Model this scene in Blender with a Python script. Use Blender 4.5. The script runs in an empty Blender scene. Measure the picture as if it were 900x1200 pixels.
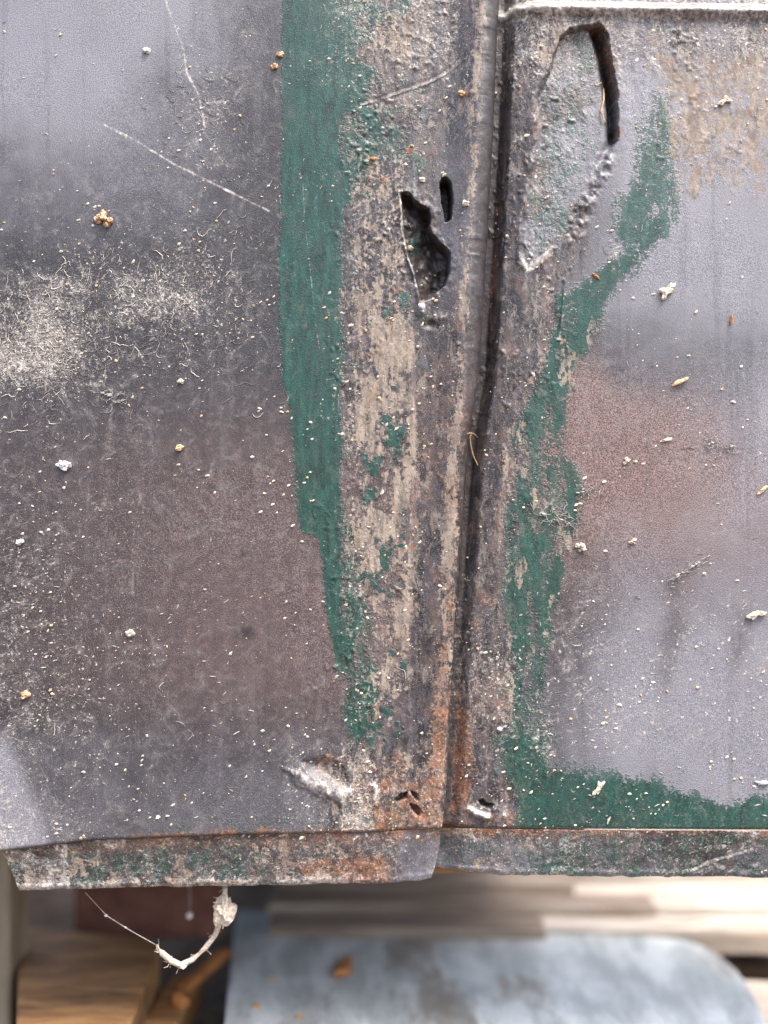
import bpy, bmesh, math, random
import numpy as np
from mathutils import Vector

# ------------------------------------------------------------------ camera, world, sun, exposure
S = 0.00025                     # metres per unit of the panel survey (about a quarter millimetre)
D = 0.30                        # camera distance from the panels
scene = bpy.context.scene
col = scene.collection
cam_d = bpy.data.cameras.new('camera'); cam = bpy.data.objects.new('camera', cam_d); col.objects.link(cam)
cam.location = (0, -D, 0); cam.rotation_euler = (math.radians(90), 0, 0)
cam_d.sensor_fit = 'VERTICAL'; cam_d.sensor_height = 24; cam_d.lens = 24 * D / (1200 * S)
cam_d.clip_start = 0.005; cam_d.clip_end = 200
cam_d.dof.use_dof = True; cam_d.dof.focus_distance = D + 0.001; cam_d.dof.aperture_fstop = 1.9
scene.camera = cam
w = bpy.data.worlds.new('World'); scene.world = w; w.use_nodes = True
SUN_EL, SUN_X, SUN_F = 62, 0.27, 0.29          # sun high, a little right, in front of the panels
sv = Vector((SUN_X, -SUN_F, math.tan(math.radians(SUN_EL)) * math.hypot(SUN_X, SUN_F))).normalized()
sky = w.node_tree.nodes.new('ShaderNodeTexSky'); sky.sky_type = 'NISHITA'; sky.sun_disc = False
sky.sun_elevation = math.asin(sv.z); sky.sun_rotation = math.atan2(sv.x, sv.y)
sky.air_density = 1.0; sky.dust_density = 6.0; sky.ozone_density = 1.0
bg = w.node_tree.nodes['Background']; bg.inputs['Strength'].default_value = 0.15
w.node_tree.links.new(sky.outputs[0], bg.inputs['Color'])
sl = bpy.data.lights.new('sun', 'SUN'); sl.energy = 1.5; sl.angle = math.radians(16); sl.color = (1, .95, .88)
so = bpy.data.objects.new('sun', sl); col.objects.link(so)
so.rotation_euler = sv.to_track_quat('Z', 'Y').to_euler()
vs = scene.view_settings; vs.view_transform = 'Standard'; vs.look = 'None'; vs.exposure = 1.62; vs.gamma = 1
vs.use_curve_mapping = False

rng = np.random.default_rng(7); random.seed(7)

# ------------------------------------------------------------------ helpers: noise, distances
LAT = np.random.default_rng(11).random((64, 256, 256)).astype(np.float32)
def vn(x, y, sc, seed, sy=None):
    lat = LAT[seed % 64]
    fx = x / sc + seed * 17.3; fy = y / (sy or sc) + seed * 5.7
    ix = np.floor(fx).astype(np.int64); iy = np.floor(fy).astype(np.int64)
    tx = fx - ix; ty = fy - iy
    tx = tx * tx * (3 - 2 * tx); ty = ty * ty * (3 - 2 * ty)
    a = lat[ix & 255, iy & 255]; b = lat[(ix + 1) & 255, iy & 255]
    c = lat[ix & 255, (iy + 1) & 255]; d = lat[(ix + 1) & 255, (iy + 1) & 255]
    return (a * (1 - tx) + b * tx) * (1 - ty) + (c * (1 - tx) + d * tx) * ty
def fb(x, y, sc, seed, o=4, sy=None, g=.5):
    r = 0; a = 1; t = 0
    for k in range(o):
        f = 2 ** k
        r = r + a * vn(x, y, sc / f, seed + k, (sy / f) if sy else None); t += a; a *= g
    return r / t
def sst(a, b, x):
    t = np.clip((x - a) / (b - a), 0, 1); return t * t * (3 - 2 * t)
def pl(pts, v):
    p = np.array(pts, float); return np.interp(v, p[:, 0], p[:, 1])
def seg_d(x, y, pts):
    r = np.full(np.shape(x), 1e9)
    for (ax, ay), (bx, by) in zip(pts[:-1], pts[1:]):
        dx, dy = bx - ax, by - ay
        t = np.clip(((x - ax) * dx + (y - ay) * dy) / (dx * dx + dy * dy + 1e-9), 0, 1)
        r = np.minimum(r, (x - ax - t * dx) ** 2 + (y - ay - t * dy) ** 2)
    return np.sqrt(r)
def local(f, x, y, box, pad, default):
    x = np.asarray(x, float); y = np.asarray(y, float)
    m = (x > box[0] - pad) & (x < box[2] + pad) & (y > box[1] - pad) & (y < box[3] + pad)
    out = np.full(x.shape, float(default))
    if m.any(): out[m] = f(x[m], y[m])
    return out
def bbox(pts):
    p = np.array(pts); return (*p.min(0), *p.max(0))
def line(x, y, pts, pad=30):
    return local(lambda a, b: seg_d(a, b, pts), x, y, bbox(pts), pad, 1e3)
def sdp(x, y, poly, pad=40):
    def f(a, b):
        ins = np.zeros(a.shape, bool); q = list(poly)
        for (x0, y0), (x1, y1) in zip(q, q[1:] + q[:1]):
            if y0 != y1:
                c = ((y0 > b) != (y1 > b)) & (a < (x1 - x0) * (b - y0) / (y1 - y0) + x0)
                ins ^= c
        d = seg_d(a, b, q + q[:1])
        return np.where(ins, d, -d)
    return local(f, x, y, bbox(poly), pad, -pad)
def blob(x, y, cx, cy, rx, ry, p=1.0):
    return np.exp(-(((x - cx) / rx) ** 2 + ((y - cy) / ry) ** 2) * p)

# ------------------------------------------------------------------ survey of the two panels (survey units, y down)
E_PTS = [(-500, 600), (0, 586), (33, 584), (167, 578), (300, 571), (433, 563), (500, 552), (567, 545), (700, 536), (767, 531), (825, 528), (925, 523), (970, 518), (1030, 513)]
C_PTS = [(-500, 578), (0, 566), (167, 558), (300, 549), (433, 541), (533, 533), (633, 529), (733, 526), (850, 519), (965, 513), (1030, 508)]
E = lambda y: pl(E_PTS, y)
Cr = lambda y: pl(C_PTS, y)
HC = lambda y: pl([(-500, 9), (400, 9), (700, 6), (970, 5)], y)
BL = lambda x: pl([(-500, 1010), (0, 999), (110, 986), (300, 979), (450, 976), (515, 971), (530, 970)], x)
BR = lambda x: pl([(500, 971), (530, 972), (600, 973), (700, 974), (900, 975), (1400, 982)], x)

HOLE_A = [(469, 225), (478, 224), (485, 232), (492, 238), (504, 243), (505, 254), (503, 264), (508, 273), (515, 281), (523, 289), (528, 298), (527, 320), (522, 335), (509, 345), (501, 352), (492, 352), (487, 330), (482, 312), (476, 298), (471, 270)]
HOLE_B = [(518, 206), (524, 207), (529, 215), (531, 233), (530, 247), (528, 258), (522, 260), (519, 247), (516, 235), (517, 228), (515, 220)]
DENT_C = [(668, 31), (690, 27), (704, 24), (713, 40), (717, 64), (723, 91), (726, 125), (726, 163), (711, 187), (700, 212), (685, 242), (666, 280), (643, 295), (617, 318), (609, 298), (609, 264), (616, 220), (623, 180), (629, 162), (627, 125), (626, 110), (640, 85), (650, 60), (655, 42)]
HOLE_D = [(348, 892), (360, 886), (378, 884), (402, 892), (411, 908), (414, 928), (398, 927), (376, 917), (360, 906)]
LIP_D = [(336, 903), (350, 897), (366, 912), (392, 923), (413, 924), (416, 937), (398, 942), (374, 934), (350, 919)]
PITS_L = [[(462, 938), (470, 931), (478, 929), (476, 936), (466, 941)], [(480, 928), (488, 930), (492, 938), (487, 937)], [(480, 943), (489, 944), (495, 952), (490, 957), (482, 950)]]
PITS_R = [[(560, 940), (567, 938), (570, 943), (579, 944), (574, 949), (564, 946)]]

def warpxy(x, y, a, seed, sc=9):
    return x + (fb(x, y, sc, seed, 3) - .5) * 2 * a, y + (fb(x, y, sc, seed + 9, 3) - .5) * 2 * a

def common_relief(x, y, rough):
    h = (fb(x, y, 160, 3, 3) - .5) * 3
    h = h + rough * ((fb(x, y, 5, 21, 3, 8) - .5) * 1.1 + (fb(x, y, 14, 26, 3, 60) - .5) * 2.2 + np.clip(fb(x, y, 6.5, 24, 2) - .62, 0, 1) * 6 * sst(.45, .62, fb(x, y, 50, 29, 2)))
    return h

def rough_L(x, y):
    e = Cr(y)
    r = sst(-190, -120, x - e) * (0.35 + .65 * sst(.35, .6, fb(x, y, 40, 30, 2)))
    r = np.maximum(r, sst(860, 930, y) * sst(330, 400, x))
    r = np.maximum(r, .9 * sst(140, 40, y) * sst(400, 440, x))
    return np.clip(r, 0.0, 1)

def height_L(x, y):
    e = Cr(y); hc = HC(y)
    d = e - x
    h = common_relief(x, y, rough_L(x, y) * np.where(d < 30, .45, 1))
    # run of the bead: falls from crest into a shallow valley, then to the flat
    h = h + np.where(d > 0, hc * (1 - sst(0, 30, d)), hc) - 3.0 * sst(20, 40, d) * (1 - sst(45, 95, d))
    # hole A, torn open, deeper on its right
    wx, wy = warpxy(x, y, 1.5, 40, 6)
    a = sdp(wx, wy, HOLE_A)
    f = np.clip((x - pl([(225, 470), (300, 478), (352, 494)], y)) / 36, 0, 1)
    dep = 9 + 24 * f + (fb(x, y, 16, 44, 3) - .5) * 16 + 12 * sst(245, 225, y)
    h = h - sst(0, 2.6, a) * dep
    lip = line(wx, wy, [(469, 224), (471, 268), (477, 298), (485, 322), (491, 350)])
    h = h + 2.2 * np.exp(-(lip / 2.2) ** 2) * np.clip(2.2 * fb(x, y, 10, 49, 3) - .35, 0, 1.2)
    h = h + 4 * np.exp(-(sdp(x, y, HOLE_A) / 9) ** 2) * (fb(x, y, 8, 47, 2) - .3)
    b = sdp(wx, wy, HOLE_B)
    h = h - sst(0, 2.2, b) * (30 + 4 * fb(x, y, 6, 45, 2))
    # bright crumple below hole A
    h = h + 3.5 * blob(x, y, 494, 360, 7, 9) + 3 * blob(x, y, 515, 372, 9, 6) - 3 * blob(x, y, 505, 380, 8, 4)
    # puncture near the foot, with a peeled lip below it
    dd = sdp(wx, wy, HOLE_D)
    h = h - sst(0, 12, dd) * 6
    vx, vy = warpxy(x, y, 5, 53, 10)
    h = h + 4.2 * sst(-6, 8, sdp(vx, vy, LIP_D)) * (.55 + .9 * fb(x, y, 8, 48, 3))
    for p in PITS_L: h = h - sst(-1, 2, sdp(wx, wy, p)) * 11
    h = h + 4 * blob(x, y, 490, 966, 7, 8) + 4 * blob(x, y, 440, 928, 7, 16)
    # raised scratches, a flake edge
    arc = line(x, y, [(423, 123), (447, 117), (470, 108), (500, 97), (520, 87), (545, 70)])
    h = h + .55 * np.exp(-(arc / 1.2) ** 2) * np.clip(2 * fb(x, y, 14, 56, 2) - .3, 0, 1) - .5 * np.exp(-((arc - 3) / 2) ** 2)
    # lift of the green coat's edge
    return h

def hgap(y): return HC(y) - (E(y) - Cr(y)) - 18 - 6 * sst(860, 560, y) + 4 * sst(560, 400, y)

def height_R(x, y):
    d = x - E(y)
    hg = hgap(y)
    rr = np.clip(sst(130, 60, d) * (.5 + .5 * sst(.35, .6, fb(x, y, 30, 31, 2))) + .8 * sst(260, 90, y), 0, 1)
    h = common_relief(x, y, rr)
    h = h + hg + (-4 - hg) * (.65 * sst(8, 22, d) + .35 * sst(10, 48, d))
    # pressed ridge along the top
    r = y - pl([(580, 8), (900, 13)], x)
    h = h + np.where(r > 0, 7 * np.exp(-(r / 7) ** 2), 7 - 16 * sst(0, 15, -r)) * sst(-14, 6, d)
    wx, wy = warpxy(x, y, 2.2, 50, 9)
    c = sdp(wx, wy, DENT_C)
    t = np.clip(((x - 620) * 95 + (300 - y) * 240) / (95 * 95 + 240 * 240), 0, 1)   # 0 at lower left, 1 at upper right
    right = sst(-17, 3, x - pl([(24, 704), (64, 717), (125, 726), (163, 726), (212, 700), (280, 666)], y))
    dep = 2.5 + 6 * sst(.3, 1, t) + 34 * right * sst(215, 150, y)
    dep = dep + (fb(x, y, 30, 55, 2, 60) - .5) * 4
    ww = 2.5 + 17 * (1 - right) * sst(.95, .3, t)
    h = h - np.clip(c / ww, 0, 1) ** 1.3 * dep
    lip = line(wx, wy, [(626, 112), (628, 160), (616, 225), (609, 270), (610, 300), (618, 317), (642, 297), (664, 281)])
    h = h + 3.2 * np.exp(-(lip / 5) ** 2) * np.clip(fb(x, y, 16, 57, 3) * 2.4 - .9, 0, 1)
    # crumbling lower right rim of the dent
    rim = line(wx, wy, [(712, 188), (700, 214), (686, 244), (668, 272)])
    h = h + 3.4 * np.exp(-(rim / 9) ** 2) * (fb(x, y, 7, 58, 2) - .35) * 2
    for p in PITS_R: h = h - sst(-1, 3, sdp(wx, wy, p)) * 10
    h = h + 5 * np.exp(-(line(x, y, [(551, 950), (560, 955), (572, 958)]) / 4) ** 2)
    cr = line(x, y, [(660, 330), (657, 365), (655, 395)])
    h = h - 2 * np.exp(-(cr / 1.6) ** 2)
    return h

# ------------------------------------------------------------------ paint layers
GREEN_L = [(330, -450), (330, 60), (331, 140), (328, 250), (326, 330), (330, 440), (339, 480), (345, 540), (348, 600), (352, 623), (372, 631), (377, 660), (381, 710), (389, 760), (398, 800), (403, 850), (416, 874), (440, 872), (446, 820), (452, 740), (440, 650), (430, 612), (412, 600), (403, 560), (401, 480), (403, 400), (405, 330), (410, 250), (424, 205), (452, 195), (480, 196), (494, 182), (486, 150), (455, 132), (432, 118), (440, 70), (475, 40), (486, 0), (530, -20), (530, -450)]
PRIM_L = [(404, 348), (428, 300), (452, 315), (468, 360), (487, 395), (488, 560), (487, 720), (474, 780), (462, 830), (447, 872), (428, 864), (432, 800), (442, 740), (426, 690), (402, 650), (412, 560), (402, 480), (414, 420)]
PRIM_L2 = [(432, 52), (446, 24), (470, 8), (490, 12), (493, 70), (470, 82), (440, 66)]
GREEN_R = [(768, 108), (782, 104), (791, 130), (797, 200), (803, 240), (788, 280), (762, 304), (738, 322), (712, 352), (702, 380), (688, 420), (668, 468), (664, 520), (684, 560), (688, 612), (668, 660), (652, 720), (644, 790), (650, 850), (640, 898), (700, 905), (760, 918), (810, 930), (850, 940), (905, 936), (1500, 930), (1500, 1000), (604, 1000), (606, 930), (588, 900), (586, 850), (594, 800), (593, 700), (596, 600), (606, 500), (626, 440), (640, 400), (650, 345), (690, 330), (716, 290), (722, 240), (742, 190), (752, 140)]
PRIM_R = [(738, 52), (800, 44), (1000, 34), (1500, 30), (1500, 240), (900, 226), (868, 214), (836, 208), (800, 222), (790, 196), (798, 130), (776, 84)]

def soft(sd, w): return np.clip(.5 + sd / (2 * w), 0, 1)

SCR_L = [([(120, 145), (160, 165), (200, 190), (250, 215), (315, 247)], 2.0, .85), ([(190, -10), (203, 25), (215, 58), (219, 85), (233, 112), (240, 150)], 2.2, .75),
         ([(238, 150), (252, 178), (266, 195)], 1.2, .55), ([(240, 122), (268, 118)], 3, .6), ([(148, 26), (192, 30)], 3, .45), ([(210, 285), (232, 300), (247, 312)], 1.6, .6),
         ([(355, 215), (357, 260), (364, 320), (370, 380), (378, 432)], 1.2, .6), ([(371, 235), (378, 300), (384, 350)], .9, .35), ([(376, 440), (384, 480), (392, 520)], .9, .45),
         ([(200, 772), (225, 752), (252, 734)], 1.0, .6), ([(423, 123), (447, 117), (470, 108), (500, 97), (520, 87), (545, 70)], 1.5, .8), ([(20, 918), (60, 910), (120, 900)], 1, .5),
         ([(382, 445), (400, 442), (404, 430)], 1.2, .55), ([(362, 592), (378, 602), (394, 606)], 1, .4), ([(166, 170), (176, 200), (186, 214)], 1, .35)]
SCR_R = [([(663, 330), (660, 372), (656, 396)], 2, .6), ([(806, 235), (770, 300)], 1, .25), ([(690, 410), (684, 470), (680, 520)], 3, -.4)]

_r = random.Random(5)
for _l, _x0, _x1 in ((SCR_L, 0, 325), (SCR_R, 690, 900)):
    for _k in range(34):
        _x, _y, _a, _n = _r.uniform(_x0, _x1), _r.uniform(0, 960), _r.choice((.45, .6, -.5, 1.3)) + _r.gauss(0, .25), _r.uniform(12, 60)
        _l.append(([(_x, _y), (_x + math.cos(_a) * _n * .5, _y + math.sin(_a) * _n * .5 + _r.uniform(-2, 2)), (_x + math.cos(_a) * _n, _y + math.sin(_a) * _n)], _r.uniform(.5, .9), _r.uniform(.25, .5)))
def scratches(x, y, lst):
    m = np.zeros(np.shape(x))
    for pts, wd, a in lst:
        d = line(x, y, pts, 12)
        brk = .55 + .45 * vn(x, y, 14, 33)
        m = np.maximum(m, a * brk * np.exp(-(d / wd) ** 2)) if a > 0 else m
    return m

def paint_L(x, y, h):
    n0 = np.zeros(np.shape(x))
    loose = 1.2 + 11 * sst(388, 425, x)
    wx = x + (fb(x, y, 22, 60, 5) - .5) * 2 * loose + (vn(x, y, 3, 66) - .5) * 2.2
    wy = y + (fb(x, y, 22, 65, 5) - .5) * 2 * loose
    green = soft(sdp(wx, wy, GREEN_L, 60), 4 + 11 * sst(384, 420, x))
    isl = .9 * sst(.53, .68, .75 * fb(x, y, 24, 70, 4, 36) + .25 * fb(x, y, 6, 75, 2)) * sst(402, 420, x) * sst(486, 470, x) * sst(320, 380, y)
    pw = 5 + 22 * sst(480, 450, x)
    px_ = x + (fb(x, y, 18, 74, 4) - .5) * 2 * pw; py_ = y + (fb(x, y, 26, 79, 4) - .5) * 30
    prim = np.maximum(soft(sdp(px_, py_, PRIM_L, 60), 5 + 17 * sst(478, 450, x)) * (.36 + .66 * fb(x, y, 26, 322, 4, 60)), .62 * soft(sdp(px_, py_, PRIM_L2), 14))
    prim = np.maximum(prim, (.26 + .34 * fb(x, y, 22, 340, 4)) * sst(400, 420, x) * sst(484, 470, x) * sst(355, 320, y) * sst(150, 200, y))
    prim = np.maximum(prim, (.2 + .42 * fb(x, y, 20, 344, 4)) * sst(850, 900, y) * sst(330, 410, x))
    prim = prim - isl
    green = np.maximum(green, isl * .9)
    # right part of green is thin and grimy
    thin = sst(388, 404, x) * (1 - isl)
    green = green - .42 * thin * sst(.42, .60, fb(x, y, 30, 82, 4, 60)) - .35 * sst(130, 60, y) * sst(.45, .6, fb(x, y, 34, 86, 4)) * sst(335, 420, x)
    green = np.maximum(green, (.12 + .52 * fb(x, y, 40, 360, 4, 14)) * sst(935, 968, y) * sst(120, 220, x) * sst(450, 420, x))
    green = np.maximum(green, .62 * sst(.62, .68, fb(x, y, 20, 88, 3)) * sst(400, 420, x) * sst(515, 490, x) * sst(420, 380, y))
    e = Cr(y); d = e - x
    # rust on the bead and around the foot
    ru = np.exp(-((d - 1) / (9 + 9 * sst(450, 800, y))) ** 2) * sst(340, 600, y) * (.40 + .3 * sst(600, 850, y)) * (.5 + fb(x, y, 12, 97, 3, 50))
    ru = np.maximum(ru, .72 * sst(40, 0, d) * sst(760, 880, y) * fb(x, y, 30, 90, 3))
    ru = np.maximum(ru, .62 * blob(x, y, 384, 892, 36, 18) * (.3 + fb(x, y, 9, 92, 4)))
    prim = np.maximum(prim, .6 * blob(x, y, 384, 900, 34, 18) * (.4 + fb(x, y, 10, 94, 3)))
    ru = np.maximum(ru, .85 * sst(20, 0, BL(x) - y) * sst(80, 200, x) * (.25 + fb(x, y, 26, 93, 3)))
    ru = np.maximum(ru, .95 * sst(840, 930, y) * sst(380, 440, x) * fb(x, y, 20, 95, 4) * 1.15)
    for cx, cy, r in [(480, 176, 6), (449, 211, 7), (437, 187, 3), (470, 340, 2.5), (462, 340, 3), (483, 640, 5), (525, 575, 5), (545, 112, 5)]:
        ru = np.maximum(ru, .9 * blob(x, y, cx, cy, r, r))
    ru = np.maximum(ru, .35 * sst(60, 45, d) * sst(380, 430, y) * sst(660, 560, y))
    ru = ru * (1 - .9 * sst(.55, .95, -d / (E(y) - Cr(y))))
    # dust / grime that sits on top
    du = .08 + .24 * sst(260, 0, x) * sst(420, 700, y) + n0
    du = du + .46 * blob(x, y, 10, 420, 110, 60) + .36 * blob(x, y, 100, 340, 130, 60) + .22 * blob(x, y, 240, 340, 70, 90) + .20 * blob(x, y, 250, 130, 60, 90)
    du = du + .20 * sst(395, 415, x) * sst(500, 470, x) * sst(380, 330, y) * sst(100, 200, y)
    du = du + .30 * sst(340, 420, x) * sst(150, 40, y) * sst(560, 530, x)
    du = du + .18 * sst(395, 405, x) * sst(446, 430, x) * sst(420, 500, y)
    du = du + .02 * sst(484, 490, x)
    du = du + .22 * sst(310, 340, x) * sst(860, 900, y)
    du = du * (.5 + fb(x, y, 60, 100, 4))
    # pale crumpled metal, worn lips, painted lit edge of the hole, painted glare
    we_glare = .85 * np.exp(-(line(x, y, [(469, 224), (471, 268), (477, 298), (485, 322), (491, 350)]) / 2.0) ** 2) * np.clip(1.9 * fb(x, y, 9, 103, 3) - .2, 0, 1)
    we_glare = np.maximum(we_glare, .8 * blob(x, y, 494, 361, 8, 9) + .5 * blob(x, y, 515, 371, 9, 6))
    vx, vy = warpxy(x, y, 5, 53, 10)
    we_glare = np.maximum(we_glare, sst(-5, 4, sdp(vx, vy, LIP_D)) * (.16 + .95 * fb(x, y, 12, 107, 4)))
    prim = np.maximum(prim, (.72 + .16 * sst(450, 600, y)) * np.exp(-((d - 3) / (8 + 4 * sst(450, 700, y))) ** 2) * (.3 + .9 * fb(x, y, 12, 350, 4, 60)))
    we_glare = np.maximum(we_glare, .44 * np.exp(-((d - 4) / (8 + 3 * sst(500, 700, y))) ** 2) * (.15 + 1.1 * fb(x, y, 9, 105, 4, 60)))
    we_glare = np.maximum(we_glare, .75 * blob(x, y, 440, 928, 8, 20) * fb(x, y, 12, 104, 3) * 1.6)
    we_glare = np.maximum(we_glare, .6 * blob(x, y, 478, 928, 20, 4))
    we_glare = np.maximum(we_glare, soft(sdp(x + (fb(x, y, 30, 106, 3) - .5) * 18, y, [(-600, 860), (0, 868), (14, 895), (34, 935), (52, 985), (40, 1020), (-600, 1020)], 60), 26) * .42)  # corner glare painted in as a pale patch
    we_glare = np.maximum(we_glare, 1.05 * scratches(x, y, SCR_L))
    # brownish oxidised tint, sky sheen painted cool grey, grime and painted shade in recesses
    ox_sheen = .27 * sst(380, 620, y) * sst(960, 780, y) * sst(-60, 330, x) + .25 * sst(350, 560, y) * sst(930, 780, y)
    ox_sheen = np.where(x > 482, np.maximum(ox_sheen * .5, .85 * sst(380, 470, y) * sst(690, 600, y)), ox_sheen)
    hz_sheen = 1.0 * sst(300, 0, y) * sst(360, 20, x) + .25 * sst(160, 0, y) + .45 * sst(740, 960, y) + .28 * sst(320, 260, y) * sst(330, 200, x)
    hz_sheen = np.maximum(hz_sheen, 1.5 * soft(sdp(x, y, [(-600, 850), (0, 866), (14, 895), (34, 935), (52, 985), (40, 1020), (-600, 1020)], 60), 24))  # smooth bluish glare at the lower left, painted in
    hz_sheen = np.where((x > 484), np.maximum(hz_sheen, .62 * sst(430, 300, y) * sst(8, -4, -d) + .42 * sst(0, 6, -d) * sst(620, 450, y)), hz_sheen)
    hz_sheen = hz_sheen * (.6 + .8 * fb(x, y, 90, 110, 4))
    dk = .34 * sst(484, 490, x) * (.35 + fb(x, y, 14, 114, 3)) + .8 * sst(0, 3, sdp(x, y, HOLE_A)) + .9 * sst(0, 3, sdp(x, y, HOLE_B)) + .45 * sst(2, 8, -d)  # grime, plus painted shade inside the holes and on the bead flank
    for cx, cy, r, a in [(290, 741, 13, .8), (285, 648, 7, .6), (216, 814, 7, .6), (268, 890, 7, .6), (300, 120, 14, .3), (215, 355, 8, .3), (365, 820, 14, .4)]:
        dk = np.maximum(dk, a * blob(x, y, cx, cy, r, r * .8))
    for p in PITS_L: dk = np.maximum(dk, .8 * sst(-1, 2, sdp(x, y, p)))
    dk = np.maximum(dk, .5 * sst(.52, .62, fb(x, y, 30, 118, 3, 80)) * sst(430, 470, x) * sst(720, 760, y) * sst(940, 900, y))
    co = .95 * sst(484, 492, x) + .75 * sst(398, 420, x) * sst(200, 120, y) + .7 * sst(396, 410, x) * sst(486, 484, x) * sst(.35, .6, fb(x, y, 40, 320, 4))
    co = co * (1 - .55 * sst(420, 330, y) * sst(500, 515, x)) * (1 - .8 * sst(0, 5, -d) * sst(560, 460, y))
    co = np.maximum(co, .9 * sst(860, 910, y) * sst(325, 420, x))
    return green, prim, ru, du, ox_sheen, dk, hz_sheen, we_glare, np.clip(co, 0, 1)

def paint_R(x, y, h):
    d = x - E(y)
    am = 9
    wx = x + (fb(x, y, 30, 120, 5) - .5) * 2 * am + (vn(x, y, 3, 126) - .5) * 2; wy = y + (fb(x, y, 30, 125, 5) - .5) * 2 * am
    sd = sdp(wx, wy, GREEN_R, 60)
    green = .06 + soft(sd, 13 + 9 * sst(350, 200, y) + 3 * sst(880, 910, y)) - .16 * sst(340, 280, y) - .22 * sst(.5, .7, fb(x, y, 26, 128, 4)) * sst(340, 300, y)
    green = green - .12 * sst(900, 840, y) * sst(330, 420, y) - .36 * sst(.42, .60, fb(x, y, 16, 130, 4, 60)) * sst(890, 840, y) * sst(300, 360, y)
    c = sdp(x, y, DENT_C)
    green = np.maximum(green, sst(0, 10, c) * (.22 + .40 * fb(x, y, 40, 132, 4, 80)))
    prim = 1.12 * soft(sdp(x + (fb(x, y, 40, 134, 4) - .5) * 60, y + (fb(x, y, 40, 138, 4) - .5) * 60, PRIM_R, 60), 24) * (.22 + .62 * fb(x, y, 26, 142, 4))
    prim = np.maximum(prim, .52 * sst(.56, .66, fb(x, y, 16, 146, 4, 40)) * (sd > -4) * sst(330, 400, y) * sst(900, 840, y))
    prim = np.maximum(prim, .5 * sst(.48, .6, fb(x, y, 20, 150, 4)) * sst(120, 60, y) * sst(600, 625, x) * sst(680, 650, x))
    prim = np.maximum(prim, .45 * sst(.5, .62, fb(x, y, 14, 151, 4, 60)) * sst(30, 45, d) * sst(80, 60, d) * sst(380, 450, y) * sst(720, 640, y))
    ru = .8 * np.exp(-((d - 6) / 12) ** 2) * sst(230, 300, y) * sst(450, 380, y) * (.2 + 1.1 * fb(x, y, 14, 154, 3))
    ru = np.maximum(ru, .95 * np.exp(-((d - 3) / (9 + 21 * sst(740, 880, y))) ** 2) * sst(690, 860, y) * (.36 + 1.1 * fb(x, y, 22, 157, 4, 40)))
    ru = np.maximum(ru, .55 * np.exp(-((d - 8) / 14) ** 2) * (fb(x, y, 10, 159, 3)))
    ru = ru * (.06 + .94 * sst(4, 11, d))
    ru = np.maximum(ru, .42 * sst(.55, .7, fb(x, y, 14, 161, 3)) * sst(60, 40, d) * sst(500, 560, y))
    ru = np.maximum(ru, .75 * np.exp(-(line(x, y, [(690, 28), (706, 26), (716, 60), (724, 100), (727, 160)]) / 4) ** 2) * (.25 + fb(x, y, 12, 163, 3)))
    ru = np.maximum(ru, .75 * sst(9, 0, BR(x) - y) * (.1 + .9 * fb(x, y, 26, 165, 3)) * sst(760, 640, x))
    ru = np.maximum(ru, .5 * sst(930, 960, y) * sst(640, 600, x) * (.3 + fb(x, y, 12, 167, 3)))
    du = .10 + .22 * sst(140, 60, y) * (.3 + fb(x, y, 24, 170, 3)) + .05 * sst(130, 60, d) + .14 * sst(640, 760, y) * sst(900, 860, y)
    du = du + .08 * sst(0, 10, c) * fb(x, y, 30, 172, 3) + .3 * blob(x, y, 640, 880, 14, 40)
    du = du * (.5 + fb(x, y, 60, 173, 4))
    we_glare = .8 * np.exp(-(line(x, y, [(626, 112), (629, 160), (616, 225), (609, 270), (610, 300), (618, 316)]) / 4) ** 2) * np.clip(2.4 * fb(x, y, 14, 180, 3) - .8, 0, 1)  # lit left and lower edges of the dent painted pale
    we_glare = np.maximum(we_glare, .95 * np.exp(-(line(x, y, [(612, 306), (620, 314), (632, 305), (645, 296)]) / 5) ** 2))
    we_glare = np.maximum(we_glare, .7 * np.exp(-(line(x, y, [(668, 30), (690, 25), (706, 22)]) / 5) ** 2) * (.3 + fb(x, y, 10, 182, 3)))
    we_glare = np.maximum(we_glare, .7 * sst(34, 16, y) * (.5 + .6 * fb(x, y, 30, 184, 3)))  # skyward brightness of the top ridge painted pale
    we_glare = np.maximum(we_glare, .6 * blob(x, y, 722, 290, 10, 40) * sst(.45, .6, fb(x, y, 10, 186, 3)) + .5 * blob(x, y, 706, 200, 14, 30) * sst(.5, .6, fb(x, y, 8, 188, 2)))
    we_glare = np.maximum(we_glare, .7 * np.exp(-(line(x, y, [(551, 949), (560, 954), (572, 957)]) / 5) ** 2))
    we_glare = np.maximum(we_glare, .5 * blob(x, y, 590, 950, 26, 18) * (.3 + fb(x, y, 12, 189, 3)))
    we_glare = np.maximum(we_glare, .62 * blob(x, y, 628, 872, 12, 50) * (.3 + .8 * fb(x, y, 18, 190, 3)))
    we_glare = np.maximum(we_glare, .65 * sst(4, 1, BR(x) - y))
    we_glare = np.maximum(we_glare, 1.05 * scratches(x, y, SCR_R))
    ox_sheen = 1.05 * blob(x, y, 740, 540, 110, 90) + .8 * blob(x, y, 685, 470, 26, 60) + .45 * sst(420, 520, y) * sst(860, 640, y) + .35 * blob(x, y, 870, 580, 80, 90)  # pink reflection painted in as a tint
    hz_sheen = .80 * sst(330, 280, y) * sst(722, 760, x) + .45 * sst(420, 330, y) + .52 * sst(640, 760, x) + .42 * sst(620, 900, y) + 1.0 * blob(x, y, 885, 860, 140, 130) + .34 * sst(780, 900, x) * sst(380, 460, y) * sst(700, 500, y)  # sky sheen and lower-right glow painted in as cool grey
    hz_sheen = hz_sheen * (.72 + .56 * fb(x, y, 110, 192, 4))
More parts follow.
